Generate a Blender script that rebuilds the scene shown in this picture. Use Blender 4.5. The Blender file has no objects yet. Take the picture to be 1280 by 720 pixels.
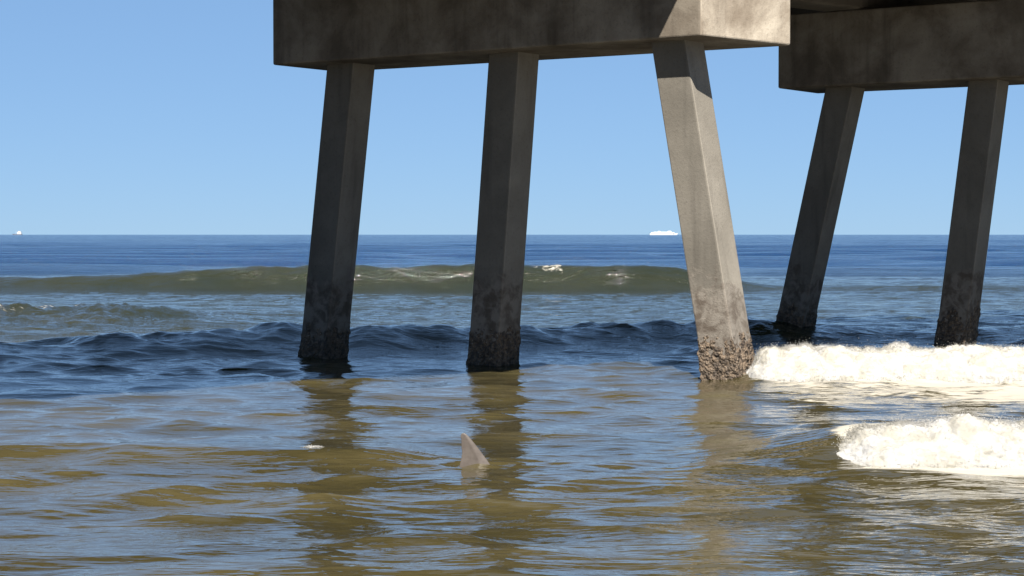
import bpy, bmesh, math, random
import numpy as np
from mathutils import Vector, Matrix

random.seed(4)
rng = np.random.default_rng(11)
scn = bpy.context.scene
COL = scn.collection

# ------------------------------------------------------------------ camera
EYE = 1.84
FPX = 2413.0                     # focal length in pixels of a 1280 px wide picture
cam_d = bpy.data.cameras.new("camera")
cam_d.sensor_width = 36.0
cam_d.lens = FPX / 1280.0 * 36.0
cam_d.clip_start = 0.1
cam_d.clip_end = 60000.0
cam = bpy.data.objects.new("camera", cam_d)
cam.location = (0, 0, EYE)
cam.rotation_euler = (math.radians(90 - 1.59), 0, 0)
COL.objects.link(cam)
scn.camera = cam

# ------------------------------------------------------------------ sky and sun
SUN_H = Vector((0.0, -0.90))   # horizontal direction towards the sun (behind the camera)
SUN_Z = 1.2
sun_vec = Vector((SUN_H.x, SUN_H.y, SUN_Z)).normalized()
sun_elev = math.asin(sun_vec.z)
sun_az = math.atan2(sun_vec.x, sun_vec.y)      # clockwise from +Y

world = bpy.data.worlds.new("World")
scn.world = world
world.use_nodes = True
wn = world.node_tree
wn.nodes.clear()
w_out = wn.nodes.new("ShaderNodeOutputWorld")
w_bg = wn.nodes.new("ShaderNodeBackground")
w_sky = wn.nodes.new("ShaderNodeTexSky")
w_sky.sky_type = 'NISHITA'
w_sky.sun_disc = False
w_sky.sun_elevation = sun_elev
w_sky.sun_rotation = sun_az
w_sky.altitude = 3500
w_sky.air_density = 1.0
w_sky.dust_density = 0.0
w_sky.ozone_density = 4.0
w_gam = wn.nodes.new("ShaderNodeGamma")            # the camera's soft shoulder on a bright sky
w_gam.inputs["Gamma"].default_value = 0.38
w_tint = wn.nodes.new("ShaderNodeMix")
w_tint.data_type = 'RGBA'
w_tint.blend_type = 'MULTIPLY'
w_tint.inputs[0].default_value = 1.0
w_tint.inputs[7].default_value = (1.04, 1.54, 2.18, 1)
wn.links.new(w_sky.outputs["Color"], w_gam.inputs["Color"])
wn.links.new(w_gam.outputs["Color"], w_tint.inputs[6])
wn.links.new(w_tint.outputs[2], w_bg.inputs["Color"])
w_bg.inputs["Strength"].default_value = 0.052
wn.links.new(w_bg.outputs["Background"], w_out.inputs["Surface"])

sun_d = bpy.data.lights.new("sun", 'SUN')
sun_d.energy = 5.0
sun_d.angle = math.radians(0.53)
sun_d.color = (1.0, 0.94, 0.85)
sun_o = bpy.data.objects.new("sun", sun_d)
sun_o.rotation_euler = sun_vec.to_track_quat('Z', 'Y').to_euler()
sun_o.location = (0, -20, 40)
COL.objects.link(sun_o)

scn.view_settings.view_transform = 'Standard'
scn.view_settings.look = 'None'
scn.view_settings.gamma = 1.0
scn.view_settings.exposure = 1.7
scn.view_settings.use_curve_mapping = False
scn.render.engine = 'CYCLES'
scn.cycles.use_denoising = True
scn.cycles.max_bounces = 6


# ------------------------------------------------------------------ helpers
def tag(o, label=None, cat=None, group=None, kind=None):
    if label: o["label"] = label
    if cat: o["category"] = cat
    if group: o["group"] = group
    if kind: o["kind"] = kind
    return o


def empty(name, loc):
    o = bpy.data.objects.new(name, None)
    o.empty_display_size = 0.3
    o.location = loc
    COL.objects.link(o)
    return o


def link_bm(name, bm, mat, parent=None, smooth=False, loc=(0, 0, 0)):
    me = bpy.data.meshes.new(name)
    bm.normal_update()
    bm.to_mesh(me)
    bm.free()
    if smooth:
        for p in me.polygons:
            p.use_smooth = True
    o = bpy.data.objects.new(name, me)
    if mat: me.materials.append(mat)
    o.location = loc
    COL.objects.link(o)
    if parent: o.parent = parent
    return o


def np_mesh(name, verts, quads, mat, smooth=True, parent=None, attrs=None, loc=(0, 0, 0)):
    """verts (N,3) and quads (M,4) arrays to ONE mesh object."""
    me = bpy.data.meshes.new(name)
    n, m, k4 = len(verts), len(quads), quads.shape[1]
    me.vertices.add(n)
    me.vertices.foreach_set("co", np.ascontiguousarray(verts, dtype=np.float32).ravel())
    me.loops.add(m * k4)
    me.loops.foreach_set("vertex_index", np.ascontiguousarray(quads, dtype=np.int32).ravel())
    me.polygons.add(m)
    me.polygons.foreach_set("loop_start", np.arange(0, m * k4, k4, dtype=np.int32))
    me.polygons.foreach_set("loop_total", np.full(m, k4, dtype=np.int32))
    me.update(calc_edges=True)
    if smooth:
        me.polygons.foreach_set("use_smooth", np.ones(m, dtype=bool))
    for k, v in (attrs or {}).items():
        a = me.attributes.new(k, 'FLOAT', 'POINT')
        a.data.foreach_set("value", np.ascontiguousarray(v, dtype=np.float32).ravel())
    if mat: me.materials.append(mat)
    o = bpy.data.objects.new(name, me)
    o.location = loc
    COL.objects.link(o)
    if parent: o.parent = parent
    return o


def grid_quads(nr, nc):
    i = np.arange(nr * nc).reshape(nr, nc)
    return np.stack([i[:-1, :-1], i[:-1, 1:], i[1:, 1:], i[1:, :-1]], -1).reshape(-1, 4)


def _hash(ix, iy, iz, seed):
    h = (ix.astype(np.int64) * 374761393 + iy.astype(np.int64) * 668265263
         + iz.astype(np.int64) * 2147483647 + seed * 1274126177) & 0xFFFFFFFF
    h = ((h ^ (h >> 13)) * 1274126177) & 0xFFFFFFFF
    h = ((h ^ (h >> 15)) * 2246822519) & 0xFFFFFFFF
    return ((h ^ (h >> 16)) & 0xFFFFFF) / float(0xFFFFFF) * 2 - 1


def vnoise(x, y, z=None, seed=0):
    """smooth value noise, -1..1"""
    if z is None: z = np.zeros_like(x)
    fx, fy, fz = np.floor(x), np.floor(y), np.floor(z)
    tx, ty, tz = x - fx, y - fy, z - fz
    tx, ty, tz = [t * t * t * (t * (t * 6 - 15) + 10) for t in (tx, ty, tz)]
    r = 0
    for dx in (0, 1):
        for dy in (0, 1):
            for dz in (0, 1):
                w = (tx if dx else 1 - tx) * (ty if dy else 1 - ty) * (tz if dz else 1 - tz)
                r = r + w * _hash(fx + dx, fy + dy, fz + dz, seed)
    return r


def fbm(x, y, z=None, octv=4, seed=0, gain=0.5):
    if z is None: z = np.zeros_like(x)
    r, a, s = 0, 1.0, 0.0
    for k in range(octv):
        r = r + a * vnoise(x + 17.3 * k, y - 9.1 * k, z + 3.7 * k, seed + k)
        s += a
        a *= gain
        x, y, z = x * 2.03, y * 2.03, z * 2.03
    return r / s


def sstep(a, b, x):
    t = np.clip((x - a) / (b - a), 0, 1)
    return t * t * (3 - 2 * t)


def bump01(x, a, b, c, d):
    """0 below a, 1 between b and c, 0 above d"""
    return sstep(a, b, x) * (1 - sstep(c, d, x))


class NT:
    """small node-tree builder"""
    def __init__(self, name):
        self.m = bpy.data.materials.new(name)
        self.m.use_nodes = True
        self.t = self.m.node_tree
        self.t.nodes.clear()
        self.out = self.t.nodes.new("ShaderNodeOutputMaterial")
        self.b = self.t.nodes.new("ShaderNodeBsdfPrincipled")
        self.t.links.new(self.b.outputs["BSDF"], self.out.inputs["Surface"])
        self.obj = self.node("ShaderNodeTexCoord").outputs["Object"]

    def node(self, typ, **kw):
        n = self.t.nodes.new(typ)
        for k, v in kw.items(): setattr(n, k, v)
        return n

    def put(self, sock, v):
        if isinstance(v, bpy.types.NodeSocket): self.t.links.new(v, sock)
        elif isinstance(v, tuple) and len(v) == 3 and sock.type == 'RGBA': sock.default_value = (*v, 1)
        else: sock.default_value = v

    def scale(self, s, rot=(0, 0, 0)):
        n = self.node("ShaderNodeMapping")
        self.put(n.inputs["Vector"], self.obj)
        n.inputs["Scale"].default_value = s
        n.inputs["Rotation"].default_value = rot
        return n.outputs["Vector"]

    def noise(self, vec, scale=1.0, detail=4, rough=0.55, dist=0.0):
        n = self.node("ShaderNodeTexNoise")
        self.put(n.inputs["Vector"], vec)
        n.inputs["Scale"].default_value = scale
        n.inputs["Detail"].default_value = detail
        n.inputs["Roughness"].default_value = rough
        n.inputs["Distortion"].default_value = dist
        return n.outputs["Fac"]

    def voro(self, vec, scale=1.0, feature='F1'):
        n = self.node("ShaderNodeTexVoronoi", feature=feature)
        self.put(n.inputs["Vector"], vec)
        n.inputs["Scale"].default_value = scale
        return n.outputs["Distance"]

    def ramp(self, fac, lo, hi, a=0.0, b=1.0):
        n = self.node("ShaderNodeMapRange", interpolation_type='SMOOTHSTEP')
        self.put(n.inputs["Value"], fac)
        for k, v in (("From Min", lo), ("From Max", hi), ("To Min", a), ("To Max", b)):
            self.put(n.inputs[k], v)
        return n.outputs["Result"]

    def math(self, op, a, b=0.0):
        n = self.node("ShaderNodeMath", operation=op)
        self.put(n.inputs[0], a)
        self.put(n.inputs[1], b)
        return n.outputs[0]

    def mix(self, fac, a, b):
        n = self.node("ShaderNodeMix", data_type='RGBA')
        self.put(n.inputs[0], fac)
        self.put(n.inputs[6], a)
        self.put(n.inputs[7], b)
        return n.outputs[2]

    def attr(self, name):
        return self.node("ShaderNodeAttribute", attribute_name=name).outputs["Fac"]

    def bump(self, h, dist, strength=1.0, normal=None):
        n = self.node("ShaderNodeBump")
        self.put(n.inputs["Height"], h)
        self.put(n.inputs["Distance"], dist)
        self.put(n.inputs["Strength"], strength)
        if normal is not None: self.put(n.inputs["Normal"], normal)
        return n.outputs["Normal"]

    def set(self, **kw):
        for k, v in kw.items():
            self.put(self.b.inputs[k.replace("_", " ")], v)
        return self.m


# ------------------------------------------------------------------ materials
def concrete(name, base, pale, stain, seed, tide=False, streaks=0.4):
    m = NT(name)
    raw = m.obj
    off = (seed * 3.1, seed * 1.7, 0)
    mp = m.node("ShaderNodeMapping")
    m.put(mp.inputs["Vector"], m.obj)
    mp.inputs["Location"].default_value = off
    m.obj = mp.outputs["Vector"]
    blot = m.noise(m.obj, 1.3, 5, 0.6, 0.3)
    streak = m.noise(m.scale((5.0, 5.0, 0.35)), 1.0, 4, 0.6)
    fine = m.noise(m.obj, 26, 4, 0.7)
    speck = m.voro(m.obj, 16)
    c = m.mix(m.ramp(blot, 0.30, 0.72), base, pale)
    c = m.mix(m.math('MULTIPLY', m.ramp(streak, 0.48, 0.78), streaks), c, stain)
    c = m.mix(m.math('MULTIPLY', m.ramp(fine, 0.52, 0.75), 0.35), c, stain)
    c = m.mix(m.math('MULTIPLY', m.ramp(speck, 0.10, 0.05), m.ramp(blot, 0.5, 0.6, 0, 0.55)), c, (0.06, 0.05, 0.045))
    h = m.math('ADD', m.math('MULTIPLY', fine, 0.6), m.math('MULTIPLY', blot, 0.8))
    if tide:
        zz = m.node("ShaderNodeSeparateXYZ")
        m.put(zz.inputs[0], raw)
        lim = m.math('ADD', zz.outputs[2], m.math('MULTIPLY', m.noise(m.obj, 3.2, 5, 0.65), -1.5))
        wet = m.ramp(lim, 0.55, 0.25)
        pat = m.noise(m.obj, 5.5, 5, 0.6, 0.4)
        grime = m.mix(m.ramp(pat, 0.38, 0.62), (0.055, 0.041, 0.031), (0.15, 0.132, 0.112))
        c = m.mix(m.math('MULTIPLY', wet, 0.75), c, grime)
        h = m.math('ADD', h, m.math('MULTIPLY', m.math('MULTIPLY', wet, m.noise(m.obj, 40, 4, 0.7)), 1.2))
    n = m.bump(h, 0.012, 0.6)
    return m.set(Base_Color=c, Roughness=0.9, Normal=n, Specular_IOR_Level=0.25)


# runoff-stained concrete; base copies darkened for shade, outer-face copies painted paler for sunlight
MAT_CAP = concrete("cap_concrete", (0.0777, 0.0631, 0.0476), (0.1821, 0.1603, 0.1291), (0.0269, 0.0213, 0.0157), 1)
MAT_CAP_END_LIT = concrete("sunlit_cap_end_concrete", (0.1759, 0.1428, 0.1076), (0.4123, 0.3628, 0.2921), (0.0529, 0.0420, 0.0309), 4, False, 0.22)
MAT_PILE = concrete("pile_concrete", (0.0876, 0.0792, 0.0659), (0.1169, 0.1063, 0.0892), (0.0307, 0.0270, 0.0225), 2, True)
MAT_PILE_LIT = concrete("sunlit_pile_side_concrete", (0.1424, 0.1287, 0.1070), (0.1899, 0.1727, 0.1450), (0.0453, 0.0399, 0.0332), 2, True)
MAT_DECK = concrete("deck_concrete", (0.0901, 0.0786, 0.0631), (0.1223, 0.1081, 0.0901), (0.0386, 0.0322, 0.0258), 3)


def barnacle_mat():
    m = NT("barnacle_crust")
    v = m.voro(m.obj, 30)
    b = m.noise(m.obj, 14, 5, 0.7)
    c = m.mix(m.ramp(b, 0.40, 0.60), (0.0262, 0.0175, 0.0105), (0.0961, 0.0677, 0.0428))
    c = m.mix(m.math('MULTIPLY', m.ramp(v, 0.30, 0.12), m.ramp(b, 0.48, 0.6)), c, (0.2238, 0.1865, 0.1439))
    h = m.math('ADD', m.math('MULTIPLY', v, -0.8), b)
    return m.set(Base_Color=c, Roughness=0.75, Normal=m.bump(h, 0.03, 0.9))


MAT_BARN = barnacle_mat()


def foam_mat():
    m = NT("white_foam")
    n1 = m.noise(m.obj, 5.0, 5, 0.65)
    c = m.mix(m.ramp(n1, 0.38, 0.62), (0.255, 0.243, 0.21), (0.31, 0.306, 0.296))
    n = m.bump(m.noise(m.obj, 32, 6, 0.75), 0.03, 0.8)
    return m.set(Base_Color=c, Roughness=0.95, Normal=n, Specular_IOR_Level=0.15)


MAT_FOAM = foam_mat()


def water_mat():
    m = NT("sea_water")
    foam_a, silt, off = m.attr("foam"), m.attr("silt"), m.attr("offshore")
    # body colour of the water: sandy brown close in, olive further out, blue beyond the surf
    blot = m.noise(m.scale((0.35, 0.7, 1)), 1.0, 4, 0.55)
    near = m.mix(m.ramp(blot, 0.35, 0.65), (0.0265, 0.0220, 0.0088), (0.0430, 0.0350, 0.0150))
    c = m.mix(silt, (0.0088, 0.0126, 0.0072), near)
    c = m.mix(off, c, (0.002, 0.015, 0.050))
    # foam film, broken up into streaks lying along the wave crests
    n1 = m.noise(m.scale((1.1, 2.6, 1)), 1.6, 6, 0.62, 0.6)
    n2 = m.noise(m.scale((2.0, 5.0, 1)), 4.0, 5, 0.65, 0.4)
    nn = m.math('ADD', m.math('MULTIPLY', n1, 0.62), m.math('MULTIPLY', n2, 0.38))
    inv = m.math('SUBTRACT', 0.78, m.math('MULTIPLY', foam_a, 0.58))
    mask = m.ramp(nn, inv, m.math('ADD', inv, 0.16))
    mask = m.math('MULTIPLY', mask, m.ramp(foam_a, 0.02, 0.2))
    c = m.mix(m.math('MULTIPLY', mask, 0.92), c, (0.31, 0.285, 0.235))
    # ripples finer than the mesh
    r1 = m.noise(m.scale((2.0, 5.0, 1)), 1.6, 2, 0.55, 0.5)
    r3 = m.noise(m.scale((0.05, 0.22, 1)), 1.0, 8, 0.62, 0.3)
    n = m.bump(r1, 0.022, 0.6)
    r4 = m.noise(m.scale((0.7, 2.2, 1)), 1.0, 5, 0.6, 0.5)
    n = m.bump(r4, m.ramp(silt, 0.9, 0.3, 0.0, 0.22), 0.8, n)
    n = m.bump(r3, m.ramp(off, 0.0, 1.0, 0.12, 1.6), 0.9, n)
    rough = m.math('ADD', m.ramp(off, 0.0, 1.0, 0.025, 0.12), m.math('MULTIPLY', mask, 0.6))
    spec = m.math('ADD', m.ramp(off, 0.0, 1.0, 0.36, 0.22), m.ramp(silt, 0.25, 0.95, 0.0, 0.14))   # rougher open water mirrors less of the low sky
    return m.set(Base_Color=c, Roughness=rough, IOR=1.55, Normal=n, Specular_IOR_Level=spec)


MAT_WATER = water_mat()


def plain(name, col, rough=0.6, spec=0.4):
    m = NT(name)
    n = m.noise(m.obj, 3.0, 4, 0.6)
    c = m.mix(n, tuple(x * 0.92 for x in col), tuple(min(1, x * 1.06) for x in col))
    return m.set(Base_Color=c, Roughness=rough, Specular_IOR_Level=spec)


# ------------------------------------------------------------------ water
def ridge(X, Y, yc, A, front, back):
    """a wave crest along X: steep towards the shore (smaller Y), long behind"""
    d = Y - yc
    f = np.where(d < 0, np.exp(-(d / front) ** 2), np.exp(-(d / back) ** 2))
    return A * f


WAVES = []
for k in range(110):
    lam = math.exp(rng.uniform(math.log(0.15), math.log(2.4)))
    th = rng.normal(-0.10, 0.46)
    WAVES.append((lam, math.sin(th), -math.cos(th), rng.uniform(0, 6.283), 0.0150 * rng.uniform(0.6, 1.4) * (0.8 if lam < 0.5 else 0.85 if lam < 1.3 else 0.5)))


for k in range(14):                                # a slanting train of ripples crossing the others
    lam = rng.uniform(0.45, 1.5)
    th = rng.normal(0.75 if k % 3 else -0.9, 0.18)
    WAVES.append((lam, math.sin(th), -math.cos(th), rng.uniform(0, 6.283), 0.021))


# foam walls: (crest line at Y, left end at X)
F1_Y, F1_X = 24.4, 2.92
F2_Y, F2_X = 15.4, 2.50


def sea(X, Y, dY):
    """height, foam, silt, offshore for points of the sea"""
    z = np.zeros_like(X)
    dx = np.zeros_like(X)
    dy = np.zeros_like(X)
    grp = 0.75 + 0.55 * fbm(X * 0.22, Y * 0.30, octv=2, seed=5)
    wrp1 = 0.35 * fbm(X * 0.6, Y * 0.9, octv=2, seed=6)
    wrp2 = 0.22 * fbm(X * 0.5, Y * 0.9, octv=2, seed=7)
    calm = 1 - 0.35 * sstep(70, 140, Y)
    for lam, cx, cy, ph, s in WAVES:
        k = 6.2832 / lam
        fade = np.exp(-(dY * 2.6 / lam) ** 2)
        p = k * (cx * (X + wrp1) + cy * (Y + wrp2)) + ph
        z = z + (s / k) * fade * np.sin(p)
        q = (s / k) * fade * np.cos(p) * 2.2
        dx = dx + q * cx
        dy = dy + q * cy
    grp = grp * calm * (1 + 0.75 * bump01(Y, 20.5, 24, 36, 42))
    z = z * grp
    dx, dy = dx * np.minimum(grp, 1.3), dy * np.minimum(grp, 1.3)
    # longer chop and swell
    wob = 1.6 * fbm(X * 0.05, Y * 0.05, octv=2, seed=8)
    sw = 0.016 * np.sin(6.2832 * (Y + 0.12 * X + wob) / 4.3) + 0.011 * np.sin(6.2832 * (Y - 0.2 * X + wob * 1.4) / 2.7 + 1)
    z = z + sw * bump01(Y, 5, 11, 60, 90)
    swell = 0.24 * np.sin(6.2832 * (Y + 0.05 * X + 4 * wob) / 19.0) + 0.16 * np.sin(6.2832 * (Y - 0.1 * X - 3 * wob) / 11.0)
    z = z + swell * sstep(72, 110, Y) * (1 - 0.4 * sstep(500, 2000, Y))
    # the unbroken olive wave beyond the pier
    wx = 0.25 * fbm(X * 0.25, X * 0, octv=3, seed=21)
    A1 = 0.36 + 0.40 * sstep(-17, -6, X)
    A1 = A1 * (1 - sstep(4.5, 9.5, X) * 0.86) * (1 + 0.08 * fbm(X * 0.5, X * 0, octv=3, seed=22))
    yc1 = 66.5 + wx - 0.02 * X
    w1 = ridge(X, Y, yc1, A1 * (1 + 0.10 * fbm(X * 1.6, Y * 1.2, octv=3, seed=51)), 0.66, 2.4)
    z = z * (1 - 0.25 * bump01(Y, 63.5, 65, 66.5, 68)) + w1 - 0.10 * np.exp(-((Y - 62.5) / 2.5) ** 2)
    # crest in the shade under the pier
    A2 = 0.22 * bump01(X, -8.5, -5.2, 3.5, 7.5) + 0.12
    yc2 = 31.8 + 0.5 * fbm(X * 0.3, X * 0, octv=3, seed=23) + 0.35 * X
    z = z + ridge(X, Y, np.clip(yc2, 28.5, 34.5), A2 * (1 + 0.55 * fbm(X * 1.1, Y * 0.9, octv=4, seed=25)), 0.9, 2.2)
    # spent breaker on the left, churned and olive
    A3 = 0.27 * (1 - sstep(-8.5, -4.8, X))
    c3 = ridge(X, Y, 41.0 + 0.6 * fbm(X * 0.25, X * 0, octv=3, seed=27), A3, 2.3, 3.0)
    z = z + c3 * (1 + 0.9 * fbm(X * 1.3, Y * 1.0, octv=5, seed=28, gain=0.6))
    # low brown wave near the fin
    A4 = 0.11 * bump01(X, -7.5, -2.9, -1.2, -0.4) + 0.03
    yc4 = 15.75 + 0.12 * fbm(X * 0.8, X * 0, octv=3, seed=31) + 0.05 * X
    z = z + ridge(X, Y, yc4, A4, 0.55, 0.9)
    # swell rising into the two foam walls
    e1 = sstep(F1_X - 0.35, F1_X + 0.5, X)
    z = z + ridge(X, Y, F1_Y + 0.6, 0.28 * e1, 0.8, 2.0)
    e2 = sstep(F2_X - 1.2, F2_X + 0.6, X)
    z = z + ridge(X, Y, F2_Y + 0.6, 0.24 * e2, 0.7, 1.3)
    # the fin's small bow ripple
    r = np.hypot((X + 0.25) / 1.5, Y - 15.12)
    z = z + 0.016 * np.cos(r * 24) * np.exp(-(r / 0.34) ** 2)
    z = z + 0.014 * np.exp(-((Y - 15.08 + 0.25 * np.abs(X + 0.10)) / 0.07) ** 2) * bump01(X, -0.22, -0.08, 0.02, 0.25)

    foam = np.zeros_like(X)
    big = fbm(X * 0.45, Y * 0.45, octv=3, seed=41)
    foam = np.maximum(foam, 0.80 * sstep(2.2, 3.6, X) * bump01(Y, 19.6, 21.3, 24.0, 27.0) * (0.85 + 0.3 * big))
    foam = np.maximum(foam, 0.62 * sstep(1.9, 3.0, X) * bump01(Y, 9.0, 13.0, 15.6, 17.2) * (0.8 + 0.5 * big))
    foam = np.maximum(foam, 0.40 * (1 - sstep(-9, -4.6, X)) * bump01(Y, 36.5, 39, 47, 55) * (0.9 + 0.5 * big))
    foam = np.maximum(foam, 0.30 * bump01(Y, 42, 48, 60, 63.5) * (0.8 + 0.7 * big))
    foam = np.maximum(foam, 0.16 * bump01(Y, 11, 13, 24, 27) * (0.6 + big))
    toe1 = sstep(F1_X - 0.1, F1_X + 0.5, X) * bump01(Y - F1_Y, -1.7, -0.75, 0.9, 1.6)
    toe2 = sstep(F2_X - 0.15, F2_X + 0.35, X) * bump01(Y - F2_Y, -1.3, -0.5, 0.6, 1.3)
    foam = np.maximum(foam, 0.95 * np.maximum(toe1, toe2) * (0.85 + 0.4 * big))
    foam = foam * sstep(0.3, 0.9, np.hypot(X + 0.25, Y - 15.12))
    # curling lip on the olive wave
    lip = bump01(X, -2.0, -0.6, 1.4, 2.3) * (0.62 + 1.2 * fbm(X * 2.2, Y * 2.5, octv=3, seed=44))
    foam = np.maximum(foam, np.clip(lip * 1.1, 0, 0.58) * bump01(Y - yc1, -0.75, -0.25, 0.3, 0.8))
    silt = 1 - 0.8 * sstep(21, 42, Y)
    silt = np.maximum(silt, 0.30 * (1 - sstep(-9, -4.6, X)) * bump01(Y, 36, 38, 46, 50))
    off = sstep(66, 110, Y)
    return z, foam, silt, off, dx, dy


def build_water():
    ys = [-4.0]
    while ys[-1] < 15000:
        y = ys[-1]
        if y < 8.5: d = 0.25
        elif y < 80: d = 0.0018 * y
        elif y < 300: d = 0.006 * y
        else: d = 0.03 * y
        ys.append(y + d)
    ys = np.array(ys)
    nc = 1000
    u = np.linspace(-1, 1, nc)
    hw = np.maximum(ys, 8) * 0.46 + 6
    X = hw[:, None] * u[None, :]
    Y = np.repeat(ys[:, None], nc, 1)
    dY = np.repeat(np.maximum(np.gradient(ys), hw * 2 / nc)[:, None], nc, 1)
    Z = np.empty_like(X); F = np.empty_like(X); S = np.empty_like(X); O = np.empty_like(X)
    for a in range(0, len(ys), 200):
        s = slice(a, a + 200)
        Z[s], F[s], S[s], O[s], DX, DYY = sea(X[s], Y[s], dY[s])
        X[s] += DX
        Y[s] += DYY
    V = np.stack([X, Y, Z], -1).reshape(-1, 3)
    o = np_mesh("water", V, grid_quads(len(ys), nc), MAT_WATER,
                attrs={"foam": F, "silt": S, "offshore": O})
    tag(o, kind="structure")


build_water()

# sand sloping up behind and under the camera
m = NT("wet_sand")
sn = m.noise(m.obj, 3.0, 6, 0.6)
MAT_SAND = m.set(Base_Color=m.mix(sn, (0.0740, 0.0592, 0.0407), (0.1036, 0.0851, 0.0592)), Roughness=0.8,
                 Normal=m.bump(sn, 0.03, 0.5))
sx = np.linspace(-60, 60, 80); sy = np.linspace(-60, 9, 60)
SX, SY = np.meshgrid(sx, sy)
SZ = 0.10 - 0.055 * SY + 0.04 * fbm(SX * 0.5, SY * 0.5, octv=3, seed=60)
tag(np_mesh("beach", np.stack([SX, SY, SZ], -1).reshape(-1, 3), grid_quads(60, 80), MAT_SAND), kind="structure")

# the sea floor, out past the water's edges in every direction
m = NT("sea_floor_mud")
sn = m.noise(m.obj, 0.2, 5, 0.6)
MAT_MUD = m.set(Base_Color=m.mix(sn, (0.02, 0.026, 0.024), (0.04, 0.042, 0.034)), Roughness=0.9)
g = np.concatenate([-np.geomspace(16000, 20, 24), np.geomspace(20, 16000, 24)])
GX, GY = np.meshgrid(g, g)
tag(np_mesh("sea_floor", np.stack([GX, GY, GX * 0 - 4.5], -1).reshape(-1, 3), grid_quads(48, 48), MAT_MUD), kind="structure")

# ------------------------------------------------------------------ pier
PHI = math.radians(35.2)
A = Vector((-math.cos(PHI), math.sin(PHI), 0))    # along a cap, towards its far left end
B = Vector((math.sin(PHI), math.cos(PHI), 0))     # square to a cap, away from the shore
EDIR = math.radians(49.0)
E = Vector((math.sin(EDIR), math.cos(EDIR), 0))   # the pier's own axis (its caps stand askew to it)
SOFFIT = EYE + 2.5
CAP_H = 1.25
CAP_TOP = SOFFIT + CAP_H
CAP_L = 7.23
CAP_D = 1.5
FR1 = Vector((2.37, 24.42, 0))                    # front right corner of the near cap
PITCH = Vector((8.09, 4.56, 0))
BENTS = {0: FR1 - PITCH * 1.28, 1: FR1, 2: FR1 + PITCH, 3: FR1 + PITCH * 2}

PIER0 = Vector((0.0, 27.0, 0.0))
pier = empty("pier", PIER0)
tag(pier, "grey concrete fishing pier standing in the surf on slanting square piles", "pier")


def prism(bm, plan, z0, z1):
    lo = [bm.verts.new((p.x - PIER0.x, p.y - PIER0.y, z0)) for p in plan]
    hi = [bm.verts.new((p.x - PIER0.x, p.y - PIER0.y, z1)) for p in plan]
    n = len(plan)
    bm.faces.new(lo[::-1])
    bm.faces.new(hi)
    for i in range(n):
        bm.faces.new([lo[i], lo[(i + 1) % n], hi[(i + 1) % n], hi[i]])


def bevel(bm, w, seg=2):
    bmesh.ops.recalc_face_normals(bm, faces=bm.faces)
    bmesh.ops.bevel(bm, geom=list(bm.edges), offset=w, segments=seg, affect='EDGES', profile=0.5)


for bi, fr in BENTS.items():
    fl = fr + A * CAP_L
    bk_r = fr + Vector((1.33, 1.26, 0))
    bk_l = fl + B * CAP_D
    bm = bmesh.new()
    prism(bm, [fr, bk_r, bk_l, fl], SOFFIT, CAP_TOP)
    bevel(bm, 0.03, 3)
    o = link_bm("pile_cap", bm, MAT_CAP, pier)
    o.data.materials.append(MAT_CAP_END_LIT)
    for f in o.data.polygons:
        if abs(f.normal.dot((bk_r - fr).normalized().cross(Vector((0, 0, 1))))) > 0.93: f.material_index = 1  # end faces take the copy with sunlight painted in

# piles: (distance of the pile's head from the cap's right end, lean along the cap at the water)
PILE_W = 0.51
PILES = [(6.27, 0.56, 0.09), (3.33, 0.37, 0.09), (0.655, -0.80, 0.19)]
SHIFT2 = {2: [(6.28, 1.0, 0.09), (3.72, 0.55, 0.09), (0.655, -0.80, 0.19)]}


def pile_ring(c, w):
    """corner points of a pile section centred on c"""
    h = w / 2
    return [c - A * h - B * h, c - A * h + B * h, c + A * h + B * h, c + A * h - B * h]


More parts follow.
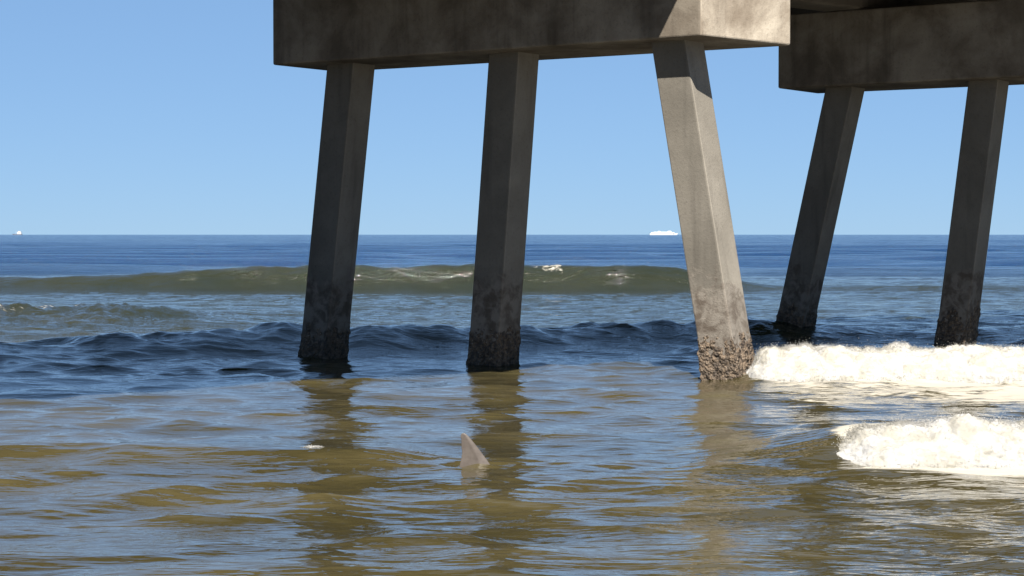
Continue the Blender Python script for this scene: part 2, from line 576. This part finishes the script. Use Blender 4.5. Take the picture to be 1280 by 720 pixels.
def make_pile(fr, k, lean, fwd):
    head = fr + A * k + B * (CAP_D / 2 - fwd)
    per_m = lean / SOFFIT
    bm = bmesh.new()
    z_lo, z_hi = -2.2, SOFFIT + 0.05
    rings = []
    for z in (z_lo, z_hi):
        c = head + A * (per_m * (SOFFIT - z))
        rings.append([bm.verts.new((p.x - PIER0.x, p.y - PIER0.y, z)) for p in pile_ring(c, PILE_W)])
    bm.faces.new(rings[0][::-1]); bm.faces.new(rings[1])
    for i in range(4):
        bm.faces.new([rings[0][i], rings[0][(i + 1) % 4], rings[1][(i + 1) % 4], rings[1][i]])
    bevel(bm, 0.022, 2)
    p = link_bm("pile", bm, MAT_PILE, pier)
    p.data.materials.append(MAT_PILE_LIT)
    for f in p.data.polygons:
        if f.normal.dot(A) < -0.8: f.material_index = 1  # right-hand faces take the copy brightened as if sunlit
    # crust of barnacles and oysters round the foot, ragged at its top edge
    na, nz = 260, 150
    ang = np.linspace(0, 4, na, endpoint=False)
    zz = np.linspace(-0.7, 1.15, nz)
    T, Zg = np.meshgrid(ang, zz)
    side = np.floor(T).astype(int); fr_ = T - side
    hw = PILE_W / 2
    cs = np.array([(-1, -1), (-1, 1), (1, 1), (1, -1)], float)
    pa = cs[side] * (1 - fr_)[..., None] + cs[(side + 1) % 4] * fr_[..., None]
    rr = np.linalg.norm(pa, axis=-1, keepdims=True)
    sd = int(abs(k * 10) + abs(fr.x * 7))
    wx, wy = pa[..., 0] * hw * 9, pa[..., 1] * hw * 9
    lump = fbm(wx * 2.2 + sd, wy * 2.2, Zg * 19, octv=4, seed=70 + sd)
    fine = fbm(wx * 5 + sd, wy * 5, Zg * 45, octv=2, seed=90 + sd)
    big_crust = 1.0 if k < 1 else 0.5
    top = (0.56 if k < 1 else 0.44) + 0.42 * fbm(wx * 0.5 + sd, wy * 0.5, Zg * 1.5, octv=3, seed=80 + sd)
    thick = 0.028 * sstep(0.0, 0.5, top - Zg) + 0.004
    out = (thick + 0.014 * lump + 0.012 * fine) * big_crust * sstep(-0.12, 0.05, top - Zg) - 0.03 * (1 - sstep(-0.3, 0.0, top - Zg)) \
        + 0.012 * sstep(0.1, 0.4, lump) * sstep(-0.45, -0.1, top - Zg)
    off = pa * hw + pa / rr * out[..., None]
    hx, hy = head.x - PIER0.x, head.y - PIER0.y
    la = per_m * (SOFFIT - Zg)
    PX = hx + A.x * (off[..., 0] + la) + B.x * off[..., 1]
    PY = hy + A.y * (off[..., 0] + la) + B.y * off[..., 1]
    idx = np.arange(na * nz).reshape(nz, na)
    nx = np.roll(idx, -1, 1)
    q = np.stack([idx[:-1], nx[:-1], nx[1:], idx[1:]], -1).reshape(-1, 4)
    np_mesh("barnacle_crust", np.stack([PX, PY, Zg], -1).reshape(-1, 3), q, MAT_BARN, parent=p)


for bi, fr in BENTS.items():
    for k, lean, fwd in SHIFT2.get(bi, PILES):
        make_pile(fr, k, lean, fwd)

# girders along the pier, resting on the caps; the deck slab above them
GIRD_H = 1.0
G0, G1 = -16.0, 24.0


def along(k, t):
    """point above the near cap, k from its right end, moved t along the pier's axis"""
    return FR1 + A * k + B * (CAP_D / 2) + E * t


NRM = Vector((-E.y, E.x, 0))
for k in (1.35, 3.95, 6.5):
    bm = bmesh.new()
    hw = 0.33
    prism(bm, [along(k, G0) - NRM * hw, along(k, G1) - NRM * hw, along(k, G1) + NRM * hw, along(k, G0) + NRM * hw],
          CAP_TOP + 0.004, CAP_TOP + GIRD_H)
    bevel(bm, 0.04, 2)
    link_bm("girder", bm, MAT_DECK, pier)
DECK_OVER = 0.90
bm = bmesh.new()
SHADE_BEND = PITCH.normalized() * 21.0                  # made-up bend, out of view: deck edge swung right to shade the rear piles
e0, e1 = along(-DECK_OVER, 1.2), along(CAP_L + 0.75, 1.2)
prism(bm, [along(-DECK_OVER, G0), e0, e0 + SHADE_BEND - NRM * 1.5, e1 + SHADE_BEND, e1, along(CAP_L + 0.75, G0)],
      CAP_TOP + GIRD_H + 0.004, CAP_TOP + GIRD_H + 0.28)
bevel(bm, 0.02, 1)
link_bm("deck_slab", bm, MAT_DECK, pier)

# ------------------------------------------------------------------ breakers (white water)
def breaker(name, x0, x1, yc, h, depth, seed, label, cat="breaker", rend=0.0, z0=0.0):
    nu = int((x1 - x0) / 0.012)
    nv = 170
    u = np.linspace(0, 1, nu); v = np.linspace(0, 1, nv)
    V_, U_ = np.meshgrid(v, u)
    X = x0 + (x1 - x0) * U_
    endt = sstep(0, 0.42, X - x0) ** 0.6
    if rend: endt = sstep(0, rend, X - x0) * sstep(0, rend, x1 - X)
    crest = h * endt * (1 + 0.16 * fbm(X * 0.9, X * 0, octv=3, seed=seed)) * (1 - 0.25 * sstep(4, 9, X - x0))
    toe = depth * (0.55 + 0.45 * endt) * (1 + 0.22 * fbm(X * 0.8, X * 0 + 2, octv=4, seed=seed + 1))
    # section from the back foot (v=0) over the crest to the front toe (v=1)
    th = V_ * math.pi
    yy = yc + 0.35 * depth + np.where(V_ < 0.5, 0.55 * depth, toe) * np.cos(th)
    zz = -0.16 + (crest + 0.16) * np.sin(th) ** 0.8
    base = np.stack([X, yy, zz], -1)
    du = np.gradient(base, axis=0); dv = np.gradient(base, axis=1)
    n = np.cross(dv, du)
    n /= np.linalg.norm(n, axis=-1, keepdims=True) + 1e-9
    n *= np.where(n[..., 2:3] < -0.2, -1, 1)
    d = 0
    for s, a in ((2.2, 0.05), (5.0, 0.022), (11.0, 0.010), (24.0, 0.008), (50.0, 0.006)):
        nz = vnoise(X * s, yy * s, zz * s * 1.2, seed=seed + int(s))
        d = d + a * (2.6 * np.abs(nz) - 0.6)
    d = d * max(0.45, min(1, h / 0.25)) * (0.25 + 0.75 * np.sin(th) ** 0.5) * (0.4 + 0.6 * endt)
    P = base + n * d[..., None]
    o = np_mesh(name, (P - np.array([x0, yc, 0])).reshape(-1, 3), grid_quads(nu, nv), MAT_FOAM, loc=(x0, yc, z0))
    # froth and spray: countless small drops hugging the crest, the toe and the open end
    g = np.random.default_rng(seed)
    N = int(7000 * (x1 - x0))
    i = np.minimum(nu - 1, (nu * g.random(N) ** 1.25).astype(int))
    j = np.clip((nv * np.where(g.random(N) < 0.7, g.normal(0.47, 0.06, N), g.normal(0.95, 0.03, N))).astype(int), 0, nv - 1)
    lift = g.exponential(0.007, N) * np.where(g.random(N) < 0.05, 3.5, 1.0) * min(1, h / 0.25)
    q = P[i, j] + n[i, j] * lift[:, None] + g.normal(0, 0.008, (N, 3)) * np.array([1.5, 1, 0.6])
    q[:, 2] += 0.25 * lift
    rad = 0.0018 + 0.0038 * g.random(N) ** 2.2
    octa = np.array([[1, 0, 0], [0, 1, 0], [-1, 0, 0], [0, -1, 0], [0, 0, 1], [0, 0, -1]], float)
    vv = (q[:, None, :] - np.array([x0, yc, 0])) + octa[None] * rad[:, None, None]
    tri = np.array([[0, 1, 4], [1, 2, 4], [2, 3, 4], [3, 0, 4], [1, 0, 5], [2, 1, 5], [3, 2, 5], [0, 3, 5]])
    tt = (np.arange(N)[:, None, None] * 6 + tri[None]).reshape(-1, 3)
    sp = np_mesh("spray", vv.reshape(-1, 3), tt, MAT_FOAM, parent=o)
    tag(sp, kind="stuff")
    tag(o, label, cat)
    return o


breaker("breaking_wave", F1_X, 13.0, F1_Y, 0.36, 0.95, 101,
        "long wall of white surf touching the foot of the sunlit pile")
breaker("breaking_wave", F2_X, 9.0, F2_Y, 0.29, 0.62, 131,
        "shorter white breaker nearest the shore, in front of the longer wall of surf")


breaker("whitecap", -1.82, -1.36, 15.50, 0.028, 0.06, 161,
        "small scrap of white foam on the low brown wave left of the fin", "whitecap", 0.2, 0.084)


# ------------------------------------------------------------------ shark
def make_shark():
    FX, FY = -0.415, 15.15
    bm = bmesh.new()
    # trunk: (x ahead of the fin's rear base, radius across, radius up, centre z)
    secs = [(-0.95, .012, .02, -.26), (-0.8, .03, .035, -.27), (-0.55, .06, .07, -.28), (-0.2, .12, .13, -.28),
            (0.15, .165, .175, -.285), (0.45, .16, .165, -.29), (0.7, .12, .125, -.30), (0.9, .07, .07, -.31), (0.99, .02, .02, -.315)]
    rings = []
    for x, ry, rz, zc in secs:
        rings.append([bm.verts.new((x, ry * math.cos(t), zc + rz * math.sin(t)))
                      for t in [2 * math.pi * i / 20 for i in range(20)]])
    for r0, r1 in zip(rings, rings[1:]):
        for i in range(20):
            bm.faces.new([r0[i], r0[(i + 1) % 20], r1[(i + 1) % 20], r1[i]])
    bm.faces.new(rings[0]); bm.faces.new(rings[-1][::-1])

    def fin(stations, tf):
        """stations: (height, rear edge, front edge, half thickness); tf maps (x, y, height) to the body"""
        rs = []
        for h, xr, xf, w in stations:
            ring = []
            for i in range(16):
                t = 2 * math.pi * i / 16
                c = math.cos(t)
                cx = xr + (xf - xr) * (0.5 + 0.5 * c)
                prof = abs(math.sin(t)) ** 0.9 * (0.55 + 0.45 * c if c < 0 else 1.0 - 0.25 * c)
                ring.append(bm.verts.new(tf(cx, w * prof * (1 if math.sin(t) > 0 else -1), h)))
            rs.append(ring)
        for r0, r1 in zip(rs, rs[1:]):
            for i in range(16):
                bm.faces.new([r0[i], r0[(i + 1) % 16], r1[(i + 1) % 16], r1[i]])
        bm.faces.new(rs[0][::-1]); bm.faces.new(rs[-1])
    # dorsal fin, the one that stands out of the water
    fin([(-.20, -.02, .37, .034), (-.06, -.004, .288, .028), (0, -.002, .262, .027), (.03, .003, .248, .026), (.07, .013, .220, .024),
         (.11, .019, .190, .022), (.15, .018, .160, .020), (.19, .016, .128, .017), (.225, .013, .100, .014),
         (.25, .011, .078, .012), (.268, .012, .060, .010), (.277, .019, .046, .007)], lambda x, y, h: (x, y, h))
    # tail and breast fins, below the surface
    fin([(0, -1.0, -.84, .02), (.10, -1.06, -.92, .014), (.2, -1.14, -1.03, .009)], lambda x, y, h: (x, y, -.27 + h * .7))
    fin([(0, -1.0, -.84, .02), (.10, -1.03, -.92, .012)], lambda x, y, h: (x, y, -.27 - h))
    for s in (-1, 1):
        fin([(0, .3, .5, .02), (.15, .24, .38, .014), (.3, .16, .24, .007)], lambda x, y, h: (x, s * (.12 + h), -.34 + y - .2 * h))
    bmesh.ops.recalc_face_normals(bm, faces=bm.faces)
    m = NT("shark_skin")
    n = m.noise(m.obj, 9, 5, 0.6)
    f = m.noise(m.obj, 60, 3, 0.6)
    c = m.mix(m.ramp(n, 0.35, 0.7), (0.0655, 0.0549, 0.0474), (0.0874, 0.0749, 0.0655))
    c = m.mix(m.math('MULTIPLY', m.ramp(f, 0.5, 0.7), 0.3), c, (0.0468, 0.0374, 0.0312))
    mat = m.set(Base_Color=c, Roughness=0.42, Normal=m.bump(f, 0.003, 0.4), Specular_IOR_Level=0.25)
    o = link_bm("shark", bm, mat, smooth=True, loc=(FX, FY, 0.0))
    md = o.modifiers.new("skin", 'REMESH')
    md.mode = 'VOXEL'
    md.voxel_size = 0.006
    md.use_smooth_shade = True
    o.rotation_euler = (0, 0, math.radians(-6))
    tag(o, "shark with only its grey dorsal fin above the brown water before the pier", "shark")


make_shark()


# ------------------------------------------------------------------ ships on the horizon
WHITE = plain("white_ship_paint", (0.50, 0.50, 0.50), 0.5)
DARKH = plain("dark_hull_paint", (0.10, 0.12, 0.16), 0.5)
GLASS = plain("ship_windows", (0.05, 0.07, 0.09), 0.2)


def box(bm, x0, x1, y0, y1, z0, z1):
    v = [bm.verts.new(p) for p in ((x0, y0, z0), (x1, y0, z0), (x1, y1, z0), (x0, y1, z0), (x0, y0, z1), (x1, y0, z1), (x1, y1, z1), (x0, y1, z1))]
    for f in ((3, 2, 1, 0), (4, 5, 6, 7), (0, 1, 5, 4), (1, 2, 6, 5), (2, 3, 7, 6), (3, 0, 4, 7)):
        bm.faces.new([v[i] for i in f])


def hull(bm, L, W, H, bow):
    """hull with a raked, narrowing bow on side +1 or -1"""
    n = 14
    rows = []
    for i in range(n + 1):
        t = i / n
        w = W / 2 * (1 - max(0, (t - 0.72) / 0.28) ** 1.8) * (0.86 + 0.14 * min(1, t / 0.1))
        sheer = H * (1 + 0.22 * max(0, (t - 0.6) / 0.4) ** 2)
        rake = 0.05 * L * max(0, (t - 0.75) / 0.25) ** 2
        x = (t - 0.5) * L * 0.95
        rows.append([bm.verts.new((bow * (x if z < 0 else x + rake), s * w * (0.85 if z < 0 else 1), z))
                     for s, z in ((-1, -2), (-1, sheer), (1, sheer), (1, -2))])
    for a, b in zip(rows, rows[1:]):
        for i in range(4):
            bm.faces.new([a[i], a[(i + 1) % 4], b[(i + 1) % 4], b[i]])
    bm.faces.new(rows[0]); bm.faces.new(rows[-1][::-1])
    bmesh.ops.recalc_face_normals(bm, faces=bm.faces)


D = 6000.0
px = D / FPX
ship = empty("passenger_ship", ((829 - 640) * px, D, 0))
tag(ship, "long white ship low on the horizon to the left of the sunlit pile", "ship")
bm = bmesh.new(); hull(bm, 88, 15, 5.0, 1); link_bm("hull", bm, WHITE, ship)
bm = bmesh.new(); box(bm, -38, 34, -6.5, 6.5, 4.8, 8.6); box(bm, -30, 26, -5.5, 5.5, 8.6, 10.0)
link_bm("superstructure", bm, WHITE, ship)
bm = bmesh.new(); box(bm, 14, 24, -5, 5, 10.0, 12.8); link_bm("bridge", bm, WHITE, ship)
bm = bmesh.new(); box(bm, -16, -10, -2.5, 2.5, 10.0, 12.4); link_bm("funnel", bm, WHITE, ship)
bm = bmesh.new()
box(bm, -36, 32, -6.56, -6.5, 6.4, 7.0)
link_bm("window_row", bm, GLASS, ship)

boat = empty("fishing_vessel", ((22 - 640) * px, D, 0))
tag(boat, "tiny white fishing vessel on the horizon at the far left", "boat")
bm = bmesh.new(); hull(bm, 30, 8, 3.2, -1); link_bm("hull", bm, DARKH, boat)
bm = bmesh.new(); box(bm, 0, 12.5, -3.4, 3.4, 3.0, 8.5); box(bm, 2.5, 10, -3, 3, 8.5, 11.8); link_bm("deckhouse", bm, WHITE, boat)
bm = bmesh.new(); box(bm, -4.2, -3.8, -.2, .2, 3.0, 12.0); link_bm("mast", bm, WHITE, boat)
